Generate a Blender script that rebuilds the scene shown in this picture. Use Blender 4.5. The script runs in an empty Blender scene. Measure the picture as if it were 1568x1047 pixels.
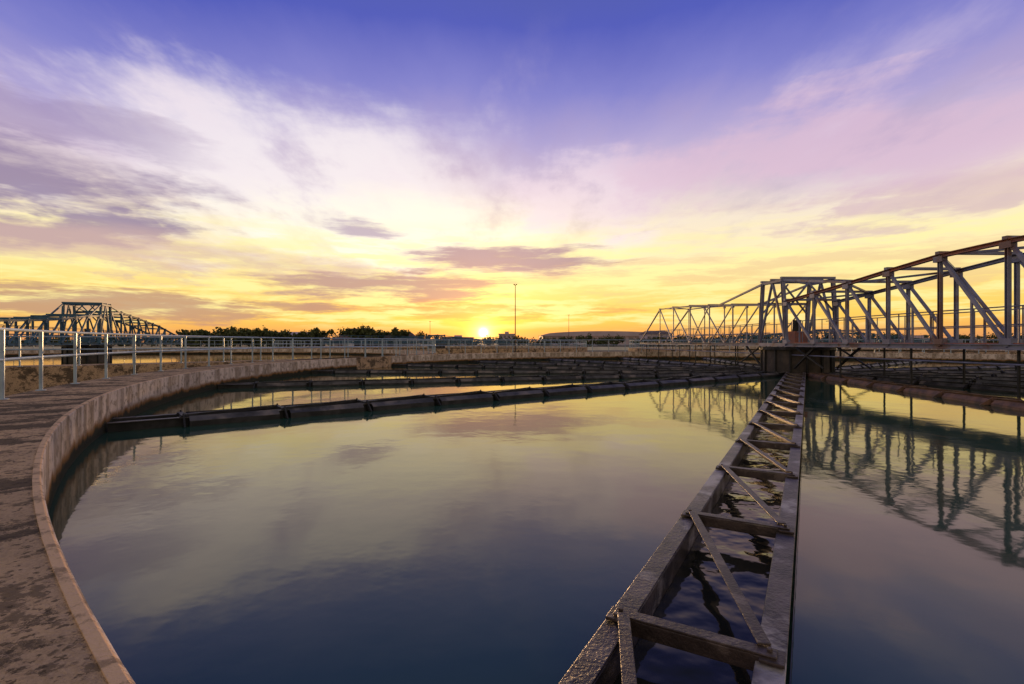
import bpy, math, random
from mathutils import Vector, Matrix
random.seed(7)
scene = bpy.context.scene

# ---------------------------------------------------------------- helpers
def lin(r, g, b):
    def f(c):
        c /= 255.0
        return c / 12.92 if c <= 0.04045 else ((c + 0.055) / 1.055) ** 2.4
    return (f(r), f(g), f(b), 1.0)

class S:
    """socket wrapper with arithmetic"""
    def __init__(s, t, sock): s.t = t; s.s = sock
    def _m(s, op, a, b=None, clamp=False):
        n = s.t.nodes.new('ShaderNodeMath'); n.operation = op; n.use_clamp = clamp
        for i, v in enumerate((a, b)):
            if v is None: continue
            if isinstance(v, S): s.t.links.new(v.s, n.inputs[i])
            else: n.inputs[i].default_value = v
        return S(s.t, n.outputs[0])
    def __add__(s, o): return s._m('ADD', s, o)
    __radd__ = __add__
    def __mul__(s, o): return s._m('MULTIPLY', s, o)
    __rmul__ = __mul__
    def __sub__(s, o): return s._m('SUBTRACT', s, o)
    def __rsub__(s, o): return s._m('SUBTRACT', o, s)
    def __truediv__(s, o): return s._m('DIVIDE', s, o)
    def f(s, op, o=None): return s._m(op, s, o)
    def clamp(s): return s._m('ADD', s, 0.0, True)
    def exp(s): return s._m('EXPONENT', s)
    def step(s, a, b):
        n = s.t.nodes.new('ShaderNodeMapRange'); n.interpolation_type = 'SMOOTHSTEP'
        s.t.links.new(s.s, n.inputs['Value'])
        n.inputs['From Min'].default_value = a; n.inputs['From Max'].default_value = b
        return S(s.t, n.outputs['Result'])

def vec(t, x, y, z):
    n = t.nodes.new('ShaderNodeCombineXYZ')
    for i, v in enumerate((x, y, z)):
        if isinstance(v, S): t.links.new(v.s, n.inputs[i])
        else: n.inputs[i].default_value = v
    return n.outputs[0]

def noise(t, v, scale, detail=5, rough=0.55):
    n = t.nodes.new('ShaderNodeTexNoise')
    t.links.new(v, n.inputs['Vector'])
    n.inputs['Scale'].default_value = scale; n.inputs['Detail'].default_value = detail
    n.inputs['Roughness'].default_value = rough
    return S(t, n.outputs['Fac'])

def mix(t, fac, a, b, mode='MIX'):
    n = t.nodes.new('ShaderNodeMix'); n.data_type = 'RGBA'; n.blend_type = mode
    for i, v in ((0, fac), (6, a), (7, b)):
        if isinstance(v, S): v = v.s
        if isinstance(v, bpy.types.NodeSocket): t.links.new(v, n.inputs[i])
        else: n.inputs[i].default_value = v
    return n.outputs[2]

def ramp(t, fac, stops):
    n = t.nodes.new('ShaderNodeValToRGB'); t.links.new(fac.s, n.inputs[0])
    cr = n.color_ramp
    while len(cr.elements) < len(stops): cr.elements.new(0.5)
    for e, (p, c) in zip(cr.elements, stops):
        e.position = p; e.color = c
    return n.outputs[0]

# ---------------------------------------------------------------- world sky
SUN_AZ = -3.2; SUN_EL = 1.05
a_, e_ = math.radians(SUN_AZ), math.radians(SUN_EL)
sundir = Vector((math.sin(a_) * math.cos(e_), math.cos(a_) * math.cos(e_), math.sin(e_)))

w = bpy.data.worlds.new("World"); scene.world = w; w.use_nodes = True
t = w.node_tree; t.nodes.clear()
tc = t.nodes.new('ShaderNodeTexCoord')
nm = t.nodes.new('ShaderNodeVectorMath'); nm.operation = 'NORMALIZE'
t.links.new(tc.outputs['Generated'], nm.inputs[0])
D = nm.outputs[0]
sp = t.nodes.new('ShaderNodeSeparateXYZ'); t.links.new(D, sp.inputs[0])
X, Y, Z = [S(t, sp.outputs[i]) for i in range(3)]
deg = 180 / math.pi
EL = Z.f('ARCSINE') * deg
AZ = X.f('ARCTAN2', Y) * deg
dt = t.nodes.new('ShaderNodeVectorMath'); dt.operation = 'DOT_PRODUCT'
t.links.new(D, dt.inputs[0]); dt.inputs[1].default_value = sundir
ANG = S(t, dt.outputs['Value']).f('MINIMUM', 0.9999999).f('ARCCOSINE') * deg

zz = Z.f('MAXIMUM', 0.0) + 0.16
P = vec(t, X / zz, Y / zz * 0.5, 0.0)
n1 = noise(t, P, 0.8, 4, 0.55)          # cirrus sheet
n1b = noise(t, P, 2.3, 6, 0.60)
n2 = noise(t, vec(t, AZ * 0.085 + (n1b - 0.5) * 0.6, EL * 0.36, 3.7), 1.0, 5, 0.62)    # stratus streaks
n3 = noise(t, vec(t, AZ * 0.085, EL * 0.75 + (n2 - 0.5) * 0.8, 9.1), 1.3, 5, 0.64)
wA = (n1b - 0.5) * 16.0
wE = (n2 - 0.5) * 7.0
ELw = EL + (n1 - 0.5) * 11.0 * EL.step(4.0, 20.0) + (n1b - 0.5) * 5.0 * EL.step(10.0, 20.0)

stops = [(0, (234, 160, 96)), (1.2, (250, 186, 88)), (3.0, (254, 208, 98)), (6.0, (253, 226, 140)),
         (9.5, (253, 236, 188)), (13, (242, 226, 206)), (17, (212, 194, 212)), (21, (174, 162, 208)),
         (25.5, (126, 126, 200)), (31, (78, 88, 182)), (40, (80, 90, 154)), (60, (114, 112, 124)), (90, (128, 122, 116))]
base = ramp(t, (ELw / 90.0).clamp(), [(p / 90, lin(*c)) for p, c in stops])
back = Y.step(0.25, -0.6)
base = mix(t, back * 0.9, base, ramp(t, (EL / 90.0).clamp(), [(0, lin(218, 188, 158)), (0.2, lin(218, 194, 168)), (0.5, lin(164, 154, 148)), (1, lin(114, 108, 112))]))

def addc(a, fac, c):
    n = t.nodes.new('ShaderNodeVectorMath'); n.operation = 'SCALE'
    n.inputs[0].default_value = c[:3]; t.links.new(fac.s, n.inputs['Scale'])
    m = t.nodes.new('ShaderNodeVectorMath'); m.operation = 'ADD'
    t.links.new(a, m.inputs[0]); t.links.new(n.outputs[0], m.inputs[1])
    return m.outputs[0]

def blob(a0, e0, wa, we, warp=1.0):
    qa = (AZ + wA * warp - a0) / wa
    qe = (EL + wE * warp - e0) / we
    return ((qa * qa + qe * qe) * -1.0).exp()
def cloud(b, n, amp=1.1, lo=0.25, hi=0.85):
    return ((b + (n - 0.5) * amp) * b.step(0.02, 0.25)).step(lo, hi)

col = base
v = cloud(blob(-20, 16.5, 20, 8.5, 1.0), n1b, 1.8, 0.2, 0.95)
col = mix(t, v * 0.85, col, lin(245, 236, 238))
v = cloud(blob(-12, 11.5, 26, 4.5, 0.9), n1b, 1.8, 0.25, 0.95)
col = mix(t, v * 0.85, col, lin(255, 249, 230))
v = cloud(blob(8, 16, 11, 5, 1.0), n1b, 2.4, 0.25, 0.95)
col = mix(t, v * 0.65, col, lin(240, 220, 230))
v = cloud(blob(34, 17.5, 26, 5.0, 1.2), n1b, 2.2, 0.25, 0.95)
col = mix(t, v * 0.75, col, lin(216, 184, 206))
wisps = n1b.step(0.50, 0.74) * EL.step(8, 15) * EL.step(34, 24)
col = mix(t, wisps * 0.35, col, lin(230, 210, 226))
darkv = n1b.step(0.50, 0.32) * EL.step(8, 14) * EL.step(28, 18)
col = mix(t, darkv * 0.34, col, lin(156, 136, 184))
lowb = n3.step(0.56, 0.40) * EL.step(0.8, 2.5) * EL.step(14, 8)
col = mix(t, lowb * 0.75, col, lin(255, 243, 166))
col = addc(col, (ANG * -0.10).exp() * 0.12, (1.0, 0.72, 0.16))
col = addc(col, (ANG * -0.24).exp() * 0.36, (1.0, 0.50, 0.04))
# mauve stratus
v = cloud(blob(-46, 12.0, 15, 4.4, 1.0), n2, 2.8, 0.12, 0.8)
col = mix(t, v * 0.85, col, lin(136, 116, 156))
v = cloud(blob(-44, 17.5, 13, 2.4, 1.2), n1b, 2.4, 0.25, 0.85)
col = mix(t, v * 0.55, col, lin(148, 128, 172))
v = cloud(blob(-1.0, 9.2, 11, 1.6, 0.28), n3, 2.6, 0.15, 0.85)
col = mix(t, v * 0.88, col, lin(170, 138, 152))
v = cloud(blob(-16, 12.0, 3.8, 1.1, 0.35), n3, 2.4, 0.2, 0.95)
col = mix(t, v * 0.75, col, lin(170, 148, 176))
v = cloud(blob(-14, 6.0, 11, 1.7, 0.35), n3, 3.0, 0.15, 0.85)
col = mix(t, v * 0.85, col, lin(176, 138, 142))
v = cloud(blob(-4, 3.6, 15, 0.9, 0.3), n3, 3.2, 0.25, 0.9)
col = mix(t, v * 0.65, col, lin(212, 146, 102))
v = cloud(blob(-40, 8.0, 20, 2.2, 0.6), n2, 2.6, 0.15, 0.85)
col = mix(t, v * 0.7, col, lin(210, 176, 166))
v = cloud(blob(-38, 3.4, 17, 1.3, 0.3), n3, 3.2, 0.25, 0.8)
col = mix(t, v * 0.8, col, lin(180, 140, 126))
v = cloud(blob(40, 12.5, 24, 2.0, 0.9), n2, 2.8, 0.25, 0.95)
col = mix(t, v * 0.55, col, lin(204, 170, 186))
v = cloud(blob(30, 7.0, 24, 2.4, 0.5), n3, 3.2, 0.4, 1.0)
col = mix(t, v * 0.4, col, lin(226, 186, 146))
haze = EL.step(2.6, 0.2) * 0.5
col = mix(t, haze, col, lin(214, 142, 100))
# sun low in the haze
col = addc(col, (ANG * -0.34).exp() * 0.9, (1.0, 0.42, 0.02))
col = addc(col, (ANG * ANG * -0.6).exp() * 1.5, (1.0, 0.72, 0.22))
col = addc(col, (ANG * ANG * -6.0).exp() * 4.0, (1.0, 0.9, 0.55))

sky = t.nodes.new('ShaderNodeTexSky'); sky.sky_type = 'NISHITA'; sky.sun_disc = False
sky.sun_elevation = math.radians(SUN_EL); sky.sun_rotation = math.radians(SUN_AZ)
bg1 = t.nodes.new('ShaderNodeBackground'); t.links.new(col, bg1.inputs[0]); bg1.inputs[1].default_value = 1.03
bg2 = t.nodes.new('ShaderNodeBackground'); t.links.new(sky.outputs[0], bg2.inputs[0]); bg2.inputs[1].default_value = 0.015
ad = t.nodes.new('ShaderNodeAddShader'); t.links.new(bg1.outputs[0], ad.inputs[0]); t.links.new(bg2.outputs[0], ad.inputs[1])
out = t.nodes.new('ShaderNodeOutputWorld'); t.links.new(ad.outputs[0], out.inputs[0])

sl = bpy.data.lights.new("sun", 'SUN'); sl.energy = 3.0; sl.angle = math.radians(0.5); sl.color = (1, 0.58, 0.26)
so = bpy.data.objects.new("sun", sl); scene.collection.objects.link(so)
so.rotation_euler = sundir.to_track_quat('Z', 'Y').to_euler()

# ---------------------------------------------------------------- materials
def mat(name, c1, c2, scale=4, rough=0.7, metal=0.0, bump=0.2, bscale=30, lo=0.35, hi=0.65, c3=None, s3=1.3, spec=0.4):
    m = bpy.data.materials.new(name); m.use_nodes = True; t = m.node_tree
    b = t.nodes['Principled BSDF']
    tc = t.nodes.new('ShaderNodeTexCoord')
    f = noise(t, tc.outputs['Object'], scale, 4, 0.62).step(lo, hi)
    c = mix(t, f, c1, c2)
    if c3:
        g = noise(t, tc.outputs['Object'], s3, 5, 0.65).step(0.52, 0.64)
        c = mix(t, g, c, c3)
    t.links.new(c, b.inputs['Base Color'])
    b.inputs['Roughness'].default_value = rough; b.inputs['Metallic'].default_value = metal
    b.inputs['Specular IOR Level'].default_value = spec
    if bump:
        bn = t.nodes.new('ShaderNodeBump'); bn.inputs['Strength'].default_value = bump; bn.inputs['Distance'].default_value = 0.02
        nn = noise(t, tc.outputs['Object'], bscale, 3, 0.6)
        t.links.new(nn.s, bn.inputs['Height']); t.links.new(bn.outputs[0], b.inputs['Normal'])
    return m

M_steel = mat("painted_steel", (0.20, 0.22, 0.33, 1), (0.13, 0.14, 0.22, 1), 1.5, 0.45, 0.1, 0, c3=(0.14, 0.08, 0.08, 1), s3=0.9)
M_rail = mat("rail_paint", (0.32, 0.42, 0.52, 1), (0.22, 0.29, 0.37, 1), 3, 0.4, 0.2, 0)
M_rail2 = mat("bridge_rail_paint", (0.20, 0.21, 0.28, 1), (0.12, 0.12, 0.17, 1), 3, 0.5, 0.1, 0)
M_rust = mat("rusty_chord", (0.36, 0.12, 0.07, 1), (0.20, 0.10, 0.10, 1), 2, 0.6, 0.1, 0)
M_bluesteel = mat("blue_steel", (0.06, 0.14, 0.22, 1), (0.04, 0.09, 0.14, 1), 1.5, 0.6, 0.0, 0, spec=0.2)
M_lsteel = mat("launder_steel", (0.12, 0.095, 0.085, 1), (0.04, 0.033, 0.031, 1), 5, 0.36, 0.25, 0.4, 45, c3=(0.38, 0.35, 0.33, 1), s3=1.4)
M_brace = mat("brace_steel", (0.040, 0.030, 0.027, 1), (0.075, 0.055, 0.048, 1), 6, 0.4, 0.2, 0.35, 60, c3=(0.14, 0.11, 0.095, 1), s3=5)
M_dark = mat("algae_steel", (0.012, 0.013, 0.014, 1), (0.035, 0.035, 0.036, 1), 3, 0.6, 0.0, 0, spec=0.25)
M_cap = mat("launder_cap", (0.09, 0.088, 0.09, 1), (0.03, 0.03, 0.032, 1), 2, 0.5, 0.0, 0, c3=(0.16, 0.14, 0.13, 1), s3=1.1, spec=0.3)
M_brownl = mat("rusty_launder", (0.20, 0.11, 0.07, 1), (0.08, 0.055, 0.045, 1), 3, 0.6, 0.0, 0, spec=0.25)
M_darkc = mat("dark_concrete", (0.04, 0.036, 0.034, 1), (0.08, 0.065, 0.055, 1), 2, 0.85, 0, 0)
M_ground = mat("ground_soil", (0.07, 0.065, 0.045, 1), (0.11, 0.10, 0.07, 1), 0.2, 0.95, 0, 0)
M_foliage = mat("hazed_foliage", (0.045, 0.06, 0.028, 1), (0.09, 0.105, 0.045, 1), 0.8, 0.9, 0, 0, spec=0.1)  # leaf colour lightened to paint in distance haze
M_bark = mat("bark", (0.06, 0.045, 0.035, 1), (0.09, 0.07, 0.05, 1), 3, 0.9, 0, 0)
M_wallw = mat("white_render", (0.62, 0.60, 0.57, 1), (0.52, 0.50, 0.49, 1), 0.5, 0.8, 0, 0)
M_roof = mat("roof_tiles", (0.09, 0.06, 0.055, 1), (0.13, 0.09, 0.08, 1), 0.8, 0.8, 0, 0)
M_cladding = mat("hazed_metal_cladding", (0.44, 0.36, 0.42, 1), (0.36, 0.30, 0.35, 1), 0.1, 0.7, 0, 0)  # pale mauve: distance haze painted into the cladding colour
M_glass = mat("window_glass", (0.16, 0.14, 0.16, 1), (0.18, 0.16, 0.18, 1), 0.1, 0.3, 0, 0)

WTOP = 0.65
def concrete(name, wall=False):
    m = bpy.data.materials.new(name); m.use_nodes = True; t = m.node_tree
    b = t.nodes['Principled BSDF']; b.inputs['Roughness'].default_value = 0.9
    b.inputs['Specular IOR Level'].default_value = 0.10
    g = t.nodes.new('ShaderNodeTexCoord'); o = g.outputs['Object']
    sp = t.nodes.new('ShaderNodeSeparateXYZ'); t.links.new(o, sp.inputs[0])
    x, y, z = [S(t, sp.outputs[i]) for i in range(3)]
    th = x.f('ARCTAN2', y) * 26.5
    r = (x * x + y * y).f('SQRT')
    c_ = noise(t, o, 6, 6, 0.74)
    d = noise(t, vec(t, th + (c_ - 0.5) * 0.5, r * 0.34, z), 2.2, 6, 0.74)      # moss bands across the walkway
    fine = noise(t, o, 70, 4, 0.78)
    col = mix(t, noise(t, o, 0.9, 4, 0.6).step(0.35, 0.65), (0.52, 0.36, 0.22, 1), (0.36, 0.255, 0.165, 1))
    col = mix(t, (fine.step(0.38, 0.66)) * 0.55, col, (0.62, 0.44, 0.28, 1))
    col = mix(t, c_.step(0.52, 0.58) * 0.75, col, (0.12, 0.088, 0.060, 1))
    col = mix(t, d.step(0.51, 0.56) * 0.85, col, (0.070, 0.054, 0.040, 1))
    speck = noise(t, o, 28, 3, 0.6)
    col = mix(t, speck.step(0.58, 0.64) * 0.75, col, (0.06, 0.046, 0.034, 1))
    if wall:
        st = noise(t, vec(t, th, r, z * 0.12), 2.5, 5, 0.65)
        face = mix(t, st.step(0.4, 0.62), (0.66, 0.56, 0.48, 1), (0.33, 0.26, 0.20, 1))
        face = mix(t, c_.step(0.50, 0.59) * 0.7, face, (0.17, 0.135, 0.10, 1))
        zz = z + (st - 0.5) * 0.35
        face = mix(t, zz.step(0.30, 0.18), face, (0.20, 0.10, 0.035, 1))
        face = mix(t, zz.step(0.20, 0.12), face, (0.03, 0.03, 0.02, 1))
        top = mix(t, c_.step(0.5, 0.60) * 0.7, (0.66, 0.46, 0.30, 1), (0.20, 0.145, 0.10, 1))
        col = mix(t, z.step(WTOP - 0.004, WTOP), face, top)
    t.links.new(col, b.inputs['Base Color'])
    bn = t.nodes.new('ShaderNodeBump'); bn.inputs['Strength'].default_value = 1.0; bn.inputs['Distance'].default_value = 0.03
    h = noise(t, o, 45, 3, 0.75) * 0.5 + noise(t, o, 6, 3, 0.74) * 0.9
    t.links.new(h.s, bn.inputs['Height']); t.links.new(bn.outputs[0], b.inputs['Normal'])
    return m
M_walk = concrete("walkway_concrete"); M_wall = concrete("wall_concrete", True)

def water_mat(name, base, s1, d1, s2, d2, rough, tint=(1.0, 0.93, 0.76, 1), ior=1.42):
    m = bpy.data.materials.new(name); m.use_nodes = True; t = m.node_tree
    t.nodes.remove(t.nodes['Principled BSDF'])
    o = t.nodes.new('ShaderNodeTexCoord').outputs['Object']
    patch = noise(t, o, 0.12, 1, 0.5).step(0.35, 0.7)
    h = noise(t, o, s1, 2, 0.5) * d1 + noise(t, o, s2, 2, 0.55) * d2 * (patch * 0.8 + 0.2)
    bn = t.nodes.new('ShaderNodeBump'); bn.inputs['Strength'].default_value = 1.0; bn.inputs['Distance'].default_value = 1.0
    t.links.new(h.s, bn.inputs['Height'])
    df = t.nodes.new('ShaderNodeBsdfDiffuse'); df.inputs[0].default_value = base
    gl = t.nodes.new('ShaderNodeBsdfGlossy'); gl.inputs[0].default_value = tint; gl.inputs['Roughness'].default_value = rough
    fr = t.nodes.new('ShaderNodeFresnel'); fr.inputs[0].default_value = ior
    mx = t.nodes.new('ShaderNodeMixShader')
    t.links.new(bn.outputs[0], gl.inputs['Normal']); t.links.new(bn.outputs[0], fr.inputs['Normal'])
    t.links.new(fr.outputs[0], mx.inputs[0]); t.links.new(df.outputs[0], mx.inputs[1]); t.links.new(gl.outputs[0], mx.inputs[2])
    t.links.new(mx.outputs[0], t.nodes['Material Output'].inputs[0])
    return m
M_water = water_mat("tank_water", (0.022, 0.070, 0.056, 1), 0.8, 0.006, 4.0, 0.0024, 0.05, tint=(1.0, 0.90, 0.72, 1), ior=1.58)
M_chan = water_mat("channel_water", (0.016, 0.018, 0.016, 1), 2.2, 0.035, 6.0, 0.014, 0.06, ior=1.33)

# ---------------------------------------------------------------- mesh builder
class MB:
    def __init__(s): s.v = []; s.f = []; s.m = []; s.mats = []
    def mi(s, m):
        if m not in s.mats: s.mats.append(m)
        return s.mats.index(m)
    def add(s, vs, fs, m):
        o = len(s.v); s.v += [tuple(v) for v in vs]; k = s.mi(m)
        for f in fs: s.f.append([i + o for i in f]); s.m.append(k)
    def hexa(s, c, m):
        s.add(c, [(0, 3, 2, 1), (4, 5, 6, 7), (0, 1, 5, 4), (1, 2, 6, 5), (2, 3, 7, 6), (3, 0, 4, 7)], m)
    def beam(s, a, b, w, h, m, up=(0, 0, 1)):
        a = Vector(a); b = Vector(b); d = (b - a).normalized(); up = Vector(up)
        sd = d.cross(up)
        if sd.length < 1e-3: sd = d.cross(Vector((0, 1, 0)))
        sd.normalize(); u = sd.cross(d).normalized()
        c = []
        for e in (-1, 1):
            for p, q in ((a, -1), (a, 1), (b, 1), (b, -1)):
                c.append(p + sd * (w / 2 * q) + u * (h / 2 * e))
        s.hexa(c, m)
    def ibeam(s, a, b, w, h, m, th=0.02):
        a = Vector(a); b = Vector(b); d = (b - a).normalized()
        sd = d.cross(Vector((0, 0, 1)))
        if sd.length < 1e-3: sd = Vector((1, 0, 0))
        sd.normalize(); u = sd.cross(d).normalized()
        s.beam(a + u * (h / 2 - th / 2), b + u * (h / 2 - th / 2), w, th, m, u)
        s.beam(a - u * (h / 2 - th / 2), b - u * (h / 2 - th / 2), w, th, m, u)
        s.beam(a, b, th, h - 2 * th, m, u)
    def box(s, x0, x1, y0, y1, z0, z1, m):
        s.hexa([(x0, y0, z0), (x1, y0, z0), (x1, y1, z0), (x0, y1, z0), (x0, y0, z1), (x1, y0, z1), (x1, y1, z1), (x0, y1, z1)], m)
    def cyl(s, a, b, r, m, n=8, r2=None):
        a = Vector(a); b = Vector(b); d = (b - a).normalized(); r2 = r if r2 is None else r2
        x = d.cross(Vector((0, 0, 1)))
        if x.length < 1e-3: x = Vector((1, 0, 0))
        x.normalize(); y = d.cross(x)
        vs = []
        for p, rr in ((a, r), (b, r2)):
            for i in range(n):
                t_ = 2 * math.pi * i / n; vs.append(p + (x * math.cos(t_) + y * math.sin(t_)) * rr)
        fs = [(i, (i + 1) % n, n + (i + 1) % n, n + i) for i in range(n)] + [tuple(range(n))[::-1], tuple(range(n, 2 * n))]
        s.add(vs, fs, m)
    def ring(s, cx, cy, prof, m, n=360):
        k = len(prof); vs = []
        for i in range(n):
            t_ = 2 * math.pi * i / n
            for r, z in prof: vs.append((cx + r * math.cos(t_), cy + r * math.sin(t_), z))
        fs = []
        for i in range(n):
            j = (i + 1) % n
            for q in range(k):
                p = (q + 1) % k
                fs.append((i * k + q, j * k + q, j * k + p, i * k + p))
        s.add(vs, fs, m)
    def obj(s, name, loc=(0, 0, 0), smooth=False, bevel=0):
        me = bpy.data.meshes.new(name); me.from_pydata(s.v, [], s.f)
        for m in s.mats: me.materials.append(m)
        me.polygons.foreach_set('material_index', s.m)
        me.update()
        import bmesh
        bm = bmesh.new(); bm.from_mesh(me); bmesh.ops.recalc_face_normals(bm, faces=bm.faces); bm.to_mesh(me); bm.free()
        if smooth: me.polygons.foreach_set('use_smooth', [True] * len(me.polygons))
        o = bpy.data.objects.new(name, me); o.location = loc; scene.collection.objects.link(o)
        if bevel:
            b = o.modifiers.new("bevel", 'BEVEL'); b.width = bevel; b.segments = 2; b.limit_method = 'ANGLE'
        return o

def root(name, loc):
    e = bpy.data.objects.new(name, None); e.location = loc; scene.collection.objects.link(e); return e

# ---------------------------------------------------------------- scene constants
CAMZ = 1.55; WT = WTOP; R = 26.3; TC = (16.16, 21.29)

g = MB(); g.add([(-3000, -3000, 0), (3000, -3000, 0), (3000, 3000, 0), (-3000, 3000, 0)], [(0, 1, 2, 3)], M_ground)
g.obj("ground", (0, 0, -0.5))

def tank(cx, cy, n=360):
    e = root("settling_tank", (cx, cy, 0))
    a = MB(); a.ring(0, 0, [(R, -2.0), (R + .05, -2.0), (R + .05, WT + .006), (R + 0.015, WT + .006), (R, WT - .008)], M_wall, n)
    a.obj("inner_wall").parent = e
    b = MB(); b.ring(0, 0, [(R + .05, -0.6), (R + 1.4, -0.6), (R + 1.4, WT), (R + .05, WT)], M_walk, n)
    b.obj("walkway").parent = e
    c = MB()
    for z in (WT + 1.10, WT + 0.62):
        prof = [(R + 1.25 + 0.026 * math.cos(q * math.pi / 4), z + 0.026 * math.sin(q * math.pi / 4)) for q in range(8)]
        c.ring(0, 0, prof, M_rail, 240)
    np_ = 104
    for i in range(np_):
        t_ = 2 * math.pi * (i + 0.32) / np_
        x, y = (R + 1.25) * math.cos(t_), (R + 1.25) * math.sin(t_)
        c.cyl((x, y, WT), (x, y, WT + 1.09), 0.03, M_rail, 8)
        c.cyl((x, y, WT), (x, y, WT + 0.015), 0.08, M_rail, 8)
    c.obj("railing").parent = e
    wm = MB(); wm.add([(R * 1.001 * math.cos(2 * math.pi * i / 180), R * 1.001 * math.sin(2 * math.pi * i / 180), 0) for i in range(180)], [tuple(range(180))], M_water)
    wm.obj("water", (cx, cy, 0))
    return e
tank(*TC)
tank(-34, 41); tank(-14, 95); tank(45, 73)

# ---------------------------------------------------------------- launders
C = Vector((13.9, 25.0, 0))
def launder(ang, near=False, wall=None, cap=None, big=False):
    """radial trough from the drum to the tank wall"""
    a = math.radians(ang); d = Vector((math.cos(a), math.sin(a), 0)); sdv = Vector((-d.y, d.x, 0))
    rel = Vector((C.x - TC[0], C.y - TC[1], 0)); bq = rel.dot(d); cq = rel.length_squared - R * R
    L = -bq + math.sqrt(bq * bq - cq) + 0.02
    m = MB(); H = 0.15 if (near or big) else 0.12; W = 0.355 if near else (0.31 if big else 0.28)
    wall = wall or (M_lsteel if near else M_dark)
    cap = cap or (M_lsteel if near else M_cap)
    s0 = 1.45
    def pt(s, o, z): p = C + d * s + sdv * o; return (p.x, p.y, z)
    for sg in (-1, 1):
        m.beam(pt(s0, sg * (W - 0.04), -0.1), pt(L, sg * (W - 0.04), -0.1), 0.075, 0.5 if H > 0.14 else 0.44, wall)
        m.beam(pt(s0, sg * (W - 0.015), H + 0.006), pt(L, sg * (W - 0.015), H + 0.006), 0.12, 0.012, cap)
    step = 1.75
    ss = []
    base_s = (Vector((0.5, 2.6, 0)) - C).dot(d) if near else L - 1.1
    k = base_s
    while k > s0 + 0.2: ss.append(k); k -= step
    k = base_s + step
    while k < L - 0.1: ss.insert(0, k); k += step
    zt = H + 0.03
    for i, s_ in enumerate(ss):
        bm = M_brace if near else wall
        m.beam(pt(s_, -W - 0.01, zt + 0.012), pt(s_, W + 0.01, zt + 0.012), 0.075, 0.010, bm)
        m.beam(pt(s_ + 0.033, -W - 0.01, zt - 0.032), pt(s_ + 0.033, W + 0.01, zt - 0.032), 0.010, 0.075, bm)
        for sg in (-1, 1):
            m.beam(pt(s_ - 0.06, sg * (W - 0.01), zt - 0.004), pt(s_ + 0.06, sg * (W - 0.01), zt - 0.004), 0.10, 0.016, bm)
            m.cyl(pt(s_, sg * (W - 0.02), zt + 0.017), pt(s_, sg * (W - 0.02), zt + 0.034), 0.013, bm, 6)
        if i + 1 < len(ss):
            s2 = ss[i + 1]
            A = pt(s_ - 0.03, W * 0.88, zt + 0.027); B = pt(s2 + 0.03, -W * 0.88, zt + 0.027)
            m.beam(A, B, 0.06, 0.009, bm)
            va = (Vector(B) - Vector(A)).normalized().cross(Vector((0, 0, 1))) * 0.026
            m.beam(Vector(A) + va - Vector((0, 0, 0.034)), Vector(B) + va - Vector((0, 0, 0.034)), 0.008, 0.055, bm)
        if not near:
            s2 = s_ - step
            if s2 > s0:
                for sg in (-1, 1):
                    aa, bb = s_ - 0.09, s2 + 0.12
                    dz = random.uniform(-0.014, 0.014); k2 = 0.045 if big else 0.0
                    # weir box: dark body with a lighter grey lid
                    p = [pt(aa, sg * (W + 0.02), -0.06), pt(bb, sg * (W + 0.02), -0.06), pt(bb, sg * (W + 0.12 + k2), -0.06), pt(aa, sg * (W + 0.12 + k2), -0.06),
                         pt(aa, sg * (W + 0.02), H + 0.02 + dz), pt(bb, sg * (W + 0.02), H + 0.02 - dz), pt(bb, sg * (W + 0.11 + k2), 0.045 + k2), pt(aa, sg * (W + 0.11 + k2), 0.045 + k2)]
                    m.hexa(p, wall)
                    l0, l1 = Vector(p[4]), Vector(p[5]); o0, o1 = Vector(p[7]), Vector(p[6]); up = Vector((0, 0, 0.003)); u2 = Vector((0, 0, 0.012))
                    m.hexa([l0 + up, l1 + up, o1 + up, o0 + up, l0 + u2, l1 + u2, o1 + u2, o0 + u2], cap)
                    q = s_ - 0.02
                    m.add([pt(q, sg * W, 0.01), pt(q, sg * (W + 0.28), 0.01), pt(q, sg * W, H + 0.08), pt(q + .03, sg * W, 0.01), pt(q + .03, sg * (W + 0.28), 0.01), pt(q + .03, sg * W, H + 0.08)],
                          [(0, 1, 2), (3, 5, 4), (0, 3, 4, 1), (1, 4, 5, 2), (2, 5, 3, 0)], wall)
        elif i + 1 < len(ss):
            for sg in (-1, 1):
                n_ = 9; s2 = ss[i + 1]
                for q in range(n_):
                    u0 = s_ - (s_ - s2) * q / n_; u1 = s_ - (s_ - s2) * (q + 1) / n_; um = (u0 + u1) / 2
                    o_ = sg * (W + 0.058)
                    m.add([pt(u0, o_, -0.05), pt(u1, o_, -0.05), pt(u1, o_, 0.07), pt(um, o_, 0.015), pt(u0, o_, 0.07)], [(0, 1, 2, 3, 4)], M_dark)
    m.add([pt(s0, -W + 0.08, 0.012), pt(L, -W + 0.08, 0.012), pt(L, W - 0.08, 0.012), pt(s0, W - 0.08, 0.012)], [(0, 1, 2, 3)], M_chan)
    m.obj("launder_trough", bevel=0.004 if near else 0)

near_ang = math.degrees(math.atan2(2.1 - 25, 0.66 - 13.9))
launder(near_ang, True)
launder(261.5, wall=M_brownl, cap=M_brownl)
launder(217.2, big=True)
for a in (198.0, 179, 160, 140, 120, 100, 80, 60, 40, 20, 0, 340, 320, 300, 280):
    launder(a)

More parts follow.
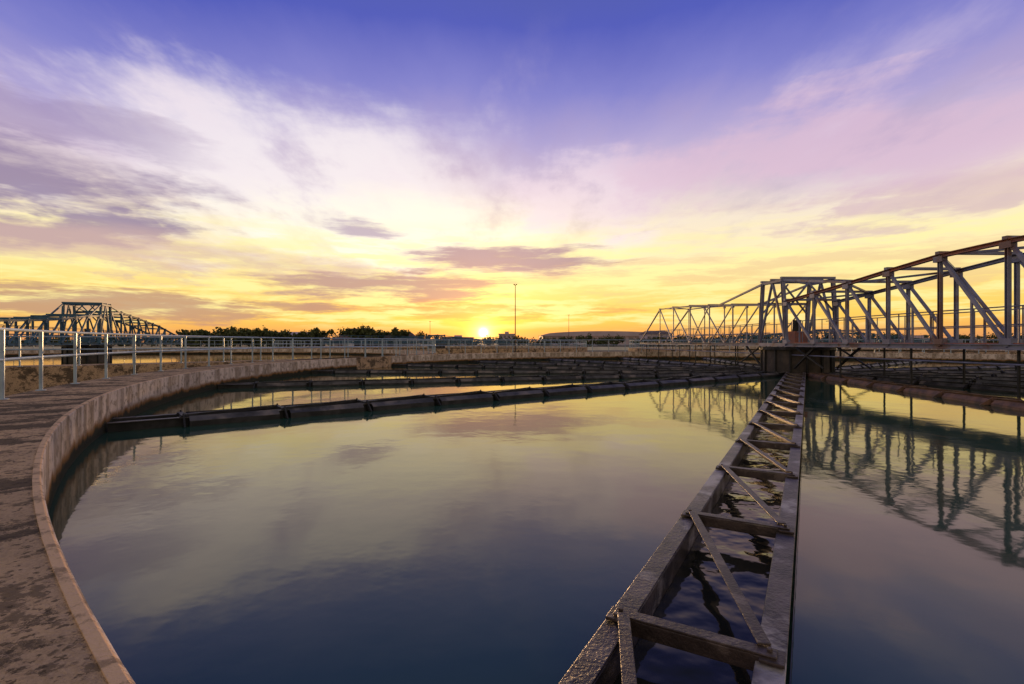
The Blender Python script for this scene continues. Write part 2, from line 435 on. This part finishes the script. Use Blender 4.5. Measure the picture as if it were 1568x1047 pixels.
# ---------------------------------------------------------------- centre drum + truss bridge
def truss_bridge(center, ang, near_h, far_h, portal_h, S1, S2, steel, main=True, deckz=1.42):
    m = MB(); a = math.radians(ang); d = Vector((math.cos(a), math.sin(a), 0)); sd = Vector((d.y, -d.x, 0))
    c = Vector((center[0], center[1], 0)); Wd = 1.2
    rail = M_rail2 if main else steel
    def pt(s, o, z): p = d * s + sd * o; return Vector((p.x, p.y, z))
    for sign, hs, LL in ((-1, near_h, S1), (1, far_h, S2)):
        def hgt(s):
            for (s0, h0), (s1, h1) in zip(hs, hs[1:]):
                if s0 <= s <= s1: return h0 + (h1 - h0) * (s - s0) / (s1 - s0)
            return hs[-1][1]
        light = main and sign > 0
        pl = 2.1
        k_ = 0.62 if light else 1.0
        nP = round((LL - 1.2) / pl); st = [1.2 + (LL - 1.2) * i / nP for i in range(nP + 1)]
        if light: st = [1.2, 4.2, 7.4, 10.6, 14.0, 17.2, LL]; nP = 6
        mid = nP * 0.42
        for o in (-Wd, Wd):
            for i in range(nP):
                s0, s1 = st[i], st[i + 1]
                h0, h1 = hgt(s0), hgt(s1)
                B0, B1 = pt(sign * s0, o, deckz), pt(sign * s1, o, deckz)
                T0, T1 = pt(sign * s0, o, deckz + h0), pt(sign * s1, o, deckz + h1)
                m.ibeam(B0, B1, 0.16, 0.15, steel)
                if main and sign < 0: m.beam(B0 + Vector((0, 0, .09)), B1 + Vector((0, 0, .09)), 0.06, 0.03, M_rust)
                if h1 > 0.15 or h0 > 0.15:
                    m.ibeam(T0, T1, 0.16 * k_, 0.12 * k_, M_rust if (o < 0 and main and sign < 0) else steel)
                if h0 > 0.15: m.ibeam(B0, T0, 0.10 * k_, 0.10 * k_, steel, 0.015)
                if i < mid:
                    m.beam(T0, B1, 0.09 * k_, 0.08 * k_, steel)
                    if main and sign < 0:
                        M = (T0 + B1) / 2; Bm = (B0 + B1) / 2
                        m.beam(M, Bm, 0.05, 0.05, steel)
                elif h1 > 0.15:
                    m.beam(B0, T1, 0.12 * k_, 0.11 * k_, steel)
                for q, z in ((B0, 0.14), (T0, -0.10)):
                    m.beam(q + Vector((0, 0, z)) - d * 0.16 * k_, q + Vector((0, 0, z)) + d * 0.16 * k_, 0.18 * k_, 0.17 * k_, steel)
        for i in range(nP + 1):
            s0 = sign * st[i]; h = hgt(st[i])
            m.beam(pt(s0, -Wd, deckz - 0.03), pt(s0, Wd, deckz - 0.03), 0.10, 0.11, steel)
            if h > 1.2:
                m.beam(pt(s0, -Wd - 0.1, deckz + h + 0.09 * k_), pt(s0, Wd + 0.1, deckz + h + 0.09 * k_), 0.14 * k_, 0.09 * k_, steel)
                if i < nP and hgt(st[i + 1]) > 1.2:
                    s1 = sign * st[i + 1]; h1 = hgt(st[i + 1]); f = 1 if i % 2 else -1
                    m.beam(pt(s0, f * Wd, deckz + h + 0.02), pt(s1, -f * Wd, deckz + h1 + 0.02), 0.07, 0.07, steel)
        m.beam(pt(sign * 1.2, 0, deckz + 0.03), pt(sign * LL, 0, deckz + 0.03), 1.3, 0.03, steel)
        for o in (-0.68, 0.68):
            for z in (0.6, 1.1): m.cyl(pt(sign * 1.2, o, deckz + z), pt(sign * LL, o, deckz + z), 0.02, rail, 6)
            k = 1.6
            while k < LL: m.cyl(pt(sign * k, o, deckz), pt(sign * k, o, deckz + 1.1), 0.02, rail, 6); k += 1.4
        if main:
            k = 4.5
            while k < LL:
                for o in (-0.9, 0.9): m.beam(pt(sign * k, o, -0.6), pt(sign * k, o, deckz - 0.08), 0.05, 0.05, M_dark)
                k += 3.5
            m.cyl(pt(sign * 1.2, -0.95, 0.95), pt(sign * LL, -0.95, 0.95), 0.025, steel, 8)
            for o in (-1.0, 1.0):
                m.beam(pt(sign * 3.0, o, deckz - 0.1), pt(sign * 1.5, o, 0.35), 0.08, 0.08, M_dark)
                m.beam(pt(sign * 1.5, o, deckz - 0.1), pt(sign * 3.6, o, 0.45), 0.06, 0.06, M_dark)
    for o in (-Wd, Wd):
        for s_ in (-1.2, 1.2):
            m.ibeam(pt(s_, o, deckz), pt(s_ * 0.75, o, deckz + portal_h), 0.15, 0.15, steel)
            hs = (near_h if s_ < 0 else far_h); q = 2 if main else 1
            m.beam(pt(s_ * 0.75, o, deckz + portal_h), pt((-1 if s_ < 0 else 1) * hs[q][0], o, deckz + hs[q][1]), 0.09, 0.09, steel)
        m.beam(pt(-1.2, o, deckz), pt(1.2, o, deckz), 0.16, 0.15, steel)
        m.beam(pt(-0.9, o, deckz + portal_h), pt(0.9, o, deckz + portal_h), 0.14, 0.14, steel)
        m.beam(pt(-1.2, o, deckz), pt(0.0, o, deckz + portal_h), 0.09, 0.09, steel)
        m.beam(pt(1.2, o, deckz), pt(0.0, o, deckz + portal_h), 0.09, 0.09, steel)
    for s_ in (-0.9, 0, 0.9): m.beam(pt(s_, -Wd - .1, deckz + portal_h + .1), pt(s_, Wd + .1, deckz + portal_h + .1), 0.12, 0.10, steel)
    for f in (-1, 1):
        m.beam(pt(-0.9, -f * Wd, deckz + portal_h), pt(0.9, f * Wd, deckz + portal_h), 0.07, 0.07, steel)
        for s_ in (-1.05, 1.05): m.beam(pt(s_, -f * Wd, deckz + 1.5), pt(s_ * .9, f * Wd * .1, deckz + portal_h), 0.07, 0.07, steel)
    m.box(-0.3, 0.3, -0.4, 0.4, deckz + 0.1, deckz + 0.65, M_rust if main else steel)
    m.cyl((0, 0, deckz + 0.6), (0, 0, deckz + 1.2), 0.2, M_dark, 14)
    m.cyl((0, 0, -1.5), (0, 0, deckz - 0.24), 1.5, M_darkc, 28)
    m.cyl((0, 0, deckz - 0.24), (0, 0, deckz - 0.11), 1.65, M_dark, 28)
    for i in range(14):
        t_ = i * math.pi / 7; m.beam((1.54 * math.cos(t_), 1.54 * math.sin(t_), -0.2), (1.54 * math.cos(t_), 1.54 * math.sin(t_), deckz - 0.25), 0.08, 0.10, M_dark)
    return m.obj("steel_truss_bridge", (c.x, c.y, 0))

prof_n = [(0, 1.95), (1.2, 2.0), (5.6, 2.38), (7.6, 2.58), (9.7, 2.76), (13, 2.8), (17, 2.7), (22, 2.1), (29, 1.2)]
prof_f = [(0, 2.0), (1.2, 2.05), (6, 2.35), (10, 2.6), (14, 2.75), (17.2, 2.8), (22.5, 0.15), (24, 0.1)]
truss_bridge((13.9, 25), 91.7, prof_n, prof_f, 3.05, 28, 23, M_steel)
truss_bridge((-34, 41), 110, [(0, 2.2), (3, 2.1), (8, 1.6), (12, 1.4), (26, 0.8)], [(0, 2.4), (3, 2.7), (8, 2.3), (14, 1.8), (22, 0.7), (26, 0.1)], 3.1, 26, 25, M_bluesteel, False)
truss_bridge((-14, 95), 60, [(0, 1.0), (6, 1.0), (25, 0.1)], [(0, 1.0), (6, 1.0), (25, 0.1)], 1.3, 25, 25, M_bluesteel, False)
truss_bridge((45, 73), 20, [(0, 1.3), (6, 1.4), (25, 0.1)], [(0, 1.3), (6, 1.4), (25, 0.1)], 1.8, 25, 25, M_bluesteel, False)

# ---------------------------------------------------------------- distance
def px(x, depth): return (x - 784) / 784 * depth   # bearing from the survey station
def trees(name, specs, nl=90):
    m = MB()
    for (x, y, h, wd) in specs:
        z0 = -0.5
        m.cyl((x, y, z0), (x + random.uniform(-.3, .3), y, z0 + h * 0.55), 0.22, M_bark, 6, 0.1)
        for q in range(4):
            t_ = random.uniform(0, 6.28); m.cyl((x, y, z0 + h * 0.35), (x + wd * .3 * math.cos(t_), y + wd * .3 * math.sin(t_), z0 + h * 0.7), 0.1, M_bark, 5, 0.04)
        cl = [(random.gauss(0, wd * 0.28), random.gauss(0, wd * 0.28), random.uniform(0.25, 0.88) * h, random.uniform(0.14, 0.26) * wd) for _ in range(14)]
        for cx, cy, cz, cr in cl:
            for _ in range(nl):
                u = Vector((random.gauss(0, 1), random.gauss(0, 1), random.gauss(0, 0.8))).normalized() * cr * random.uniform(0.3, 1.05)
                p = Vector((x + cx, y + cy, z0 + cz)) + u
                s_ = random.uniform(0.2, 0.45)
                a1 = Vector((random.gauss(0, 1), random.gauss(0, 1), random.gauss(0, 1))).normalized() * s_
                b1 = a1.cross(Vector((random.gauss(0, 1), random.gauss(0, 1), random.gauss(0, 1)))).normalized() * s_
                m.add([p - a1, p - b1, p + a1, p + b1], [(0, 1, 2, 3)], M_foliage)
    m.obj(name)
sp_ = []
for xx, top in ((292, 509), (308, 506), (325, 507), (342, 510), (355, 507), (368, 505), (382, 503), (400, 508), (418, 510), (436, 511), (455, 512), (474, 511), (492, 507), (545, 506), (556, 503), (570, 506), (600, 509), (614, 505), (626, 511)):
    dp = random.uniform(145, 180); sp_.append((px(xx, dp), dp, (523 - top) / 784 * dp + 2.7, random.uniform(5.5, 8)))
trees("distant_trees", sp_)
sp_ = []
for xx in list(range(640, 1010, 26)) + list(range(1010, 1620, 22)) + list(range(-60, 640, 24)):
    dp = random.uniform(200, 250); sp_.append((px(xx + random.uniform(-8, 8), dp), dp, random.uniform(2.8, 4.8) + (1.0 if xx > 1000 or 280 < xx < 640 else 0), random.uniform(7, 10)))
trees("distant_trees", sp_, 50)

def building(name, x, y, wdt, dep, h, wallm, roofm, roof='gable', rh=2.0, rows=1, cols=6):
    m = MB(); z0 = -0.5
    m.box(-wdt / 2, wdt / 2, 0, dep, z0, z0 + h, wallm)
    ov = 0.5
    if roof == 'gable':
        m.add([(-wdt / 2 - ov, -ov, z0 + h), (wdt / 2 + ov, -ov, z0 + h), (wdt / 2 + ov, dep + ov, z0 + h), (-wdt / 2 - ov, dep + ov, z0 + h), (-wdt / 2 + wdt * .12, dep / 2, z0 + h + rh), (wdt / 2 - wdt * .12, dep / 2, z0 + h + rh)],
              [(0, 1, 5, 4), (2, 3, 4, 5), (0, 4, 3), (1, 2, 5), (0, 3, 2, 1)], roofm)
    elif roof == 'arc':
        n = 16; vs = []
        for i in range(n + 1):
            u = i / n; zz = z0 + h + rh * math.sin(math.pi * u) ** 0.4
            vs += [(-wdt / 2 - 1 + (wdt + 2) * u, -1, zz + .01), (-wdt / 2 - 1 + (wdt + 2) * u, dep + 1, zz + .01)]
        m.add(vs, [(2 * i, 2 * i + 2, 2 * i + 3, 2 * i + 1) for i in range(n)], roofm)
        m.add([vs[2 * i] for i in range(n + 1)] + [(-wdt / 2 - 1, -1, z0 + h - .3), (wdt / 2 + 1, -1, z0 + h - .3)], [tuple(range(n + 1)) + (n + 2, n + 1)], roofm)
    else:
        m.box(-wdt / 2 - .3, wdt / 2 + .3, -.3, dep + .3, z0 + h, z0 + h + 0.5, roofm)
        m.box(-wdt / 8, wdt / 8, dep * .3, dep * .6, z0 + h + .5, z0 + h + 1.6, roofm)
    for r_ in range(rows):
        for c_ in range(cols):
            cx = -wdt / 2 + wdt * (c_ + .5) / cols; cz = z0 + h * (r_ + .45) / rows
            ww = wdt / cols * .3
            m.box(cx - ww, cx + ww, -0.06, 0.05, cz, cz + h / rows * .38, M_glass)
    m.box(-wdt * .04 - .6, -wdt * .04 + .6, -0.09, 0.02, z0, z0 + 2.1, M_roof)
    m.obj(name, (x, y, 0))
building("white_house", px(522, 130), 130, 4.2, 4, 2.4, M_wallw, M_roof, 'gable', 0.9, 1, 2)
building("brick_house", px(545, 160), 160, 10, 8, 3.6, M_roof, M_roof, 'gable', 2.8, 1, 4)
building("brick_house", px(603, 165), 165, 13, 8, 3.0, M_roof, M_roof, 'gable', 2.2, 1, 5)
building("warehouse", px(925, 300), 300, 72, 40, 5.8, M_cladding, M_cladding, 'arc', 2.6, 1, 16)
building("office_block", px(776, 260), 260, 8, 10, 5.8, M_cladding, M_cladding, 'flat', 0, 2, 4)
building("office_block", px(700, 280), 280, 16, 12, 4.2, M_cladding, M_cladding, 'flat', 0, 1, 6)
building("warehouse", px(1010, 240), 240, 12, 14, 5.9, M_cladding, M_roof, 'gable', 1.6, 1, 5)
building("warehouse", px(430, 230), 230, 30, 14, 5.2, M_wallw, M_cladding, 'gable', 1.5, 1, 8)
building("warehouse", px(1400, 220), 220, 60, 14, 3.4, M_cladding, M_cladding, 'flat', 1.5, 1, 12)

def mast(x, dp, top):
    m = MB(); h = (523 - top) / 784 * dp + 1.55
    m.cyl((0, 0, -0.5), (0, 0, h), 0.075, M_darkc, 10, 0.04)
    m.cyl((0, 0, -0.5), (0, 0, 0.1), 0.18, M_darkc, 10)
    m.beam((-0.12, 0, h), (0.12, 0, h), 0.05, 0.05, M_darkc)
    for s_ in (-0.14, 0.14): m.beam((s_ - .09, 0, h + .06), (s_ + .09, 0, h + .1), 0.2, 0.10, M_darkc)
    m.obj("light_mast", (px(x, dp), dp, 0))
mast(789, 66, 436); mast(871, 130, 482); mast(658.5, 130, 492); mast(403, 150, 498)

r_ = MB()
r_.beam((-160, 128, -0.1), (180, 124, -0.1), 0.3, 0.9, M_wallw)
r_.obj("boundary_wall")

# ---------------------------------------------------------------- camera
cam = bpy.data.cameras.new("camera"); cam.lens = 18; cam.sensor_width = 36; cam.clip_end = 8000; cam.clip_start = 0.05
co = bpy.data.objects.new("camera", cam); scene.collection.objects.link(co)
co.location = (0, 0, CAMZ); co.rotation_euler = (math.radians(90), 0, 0)
scene.camera = co
scene.view_settings.view_transform = 'Standard'; scene.view_settings.look = 'None'; scene.view_settings.exposure = 0
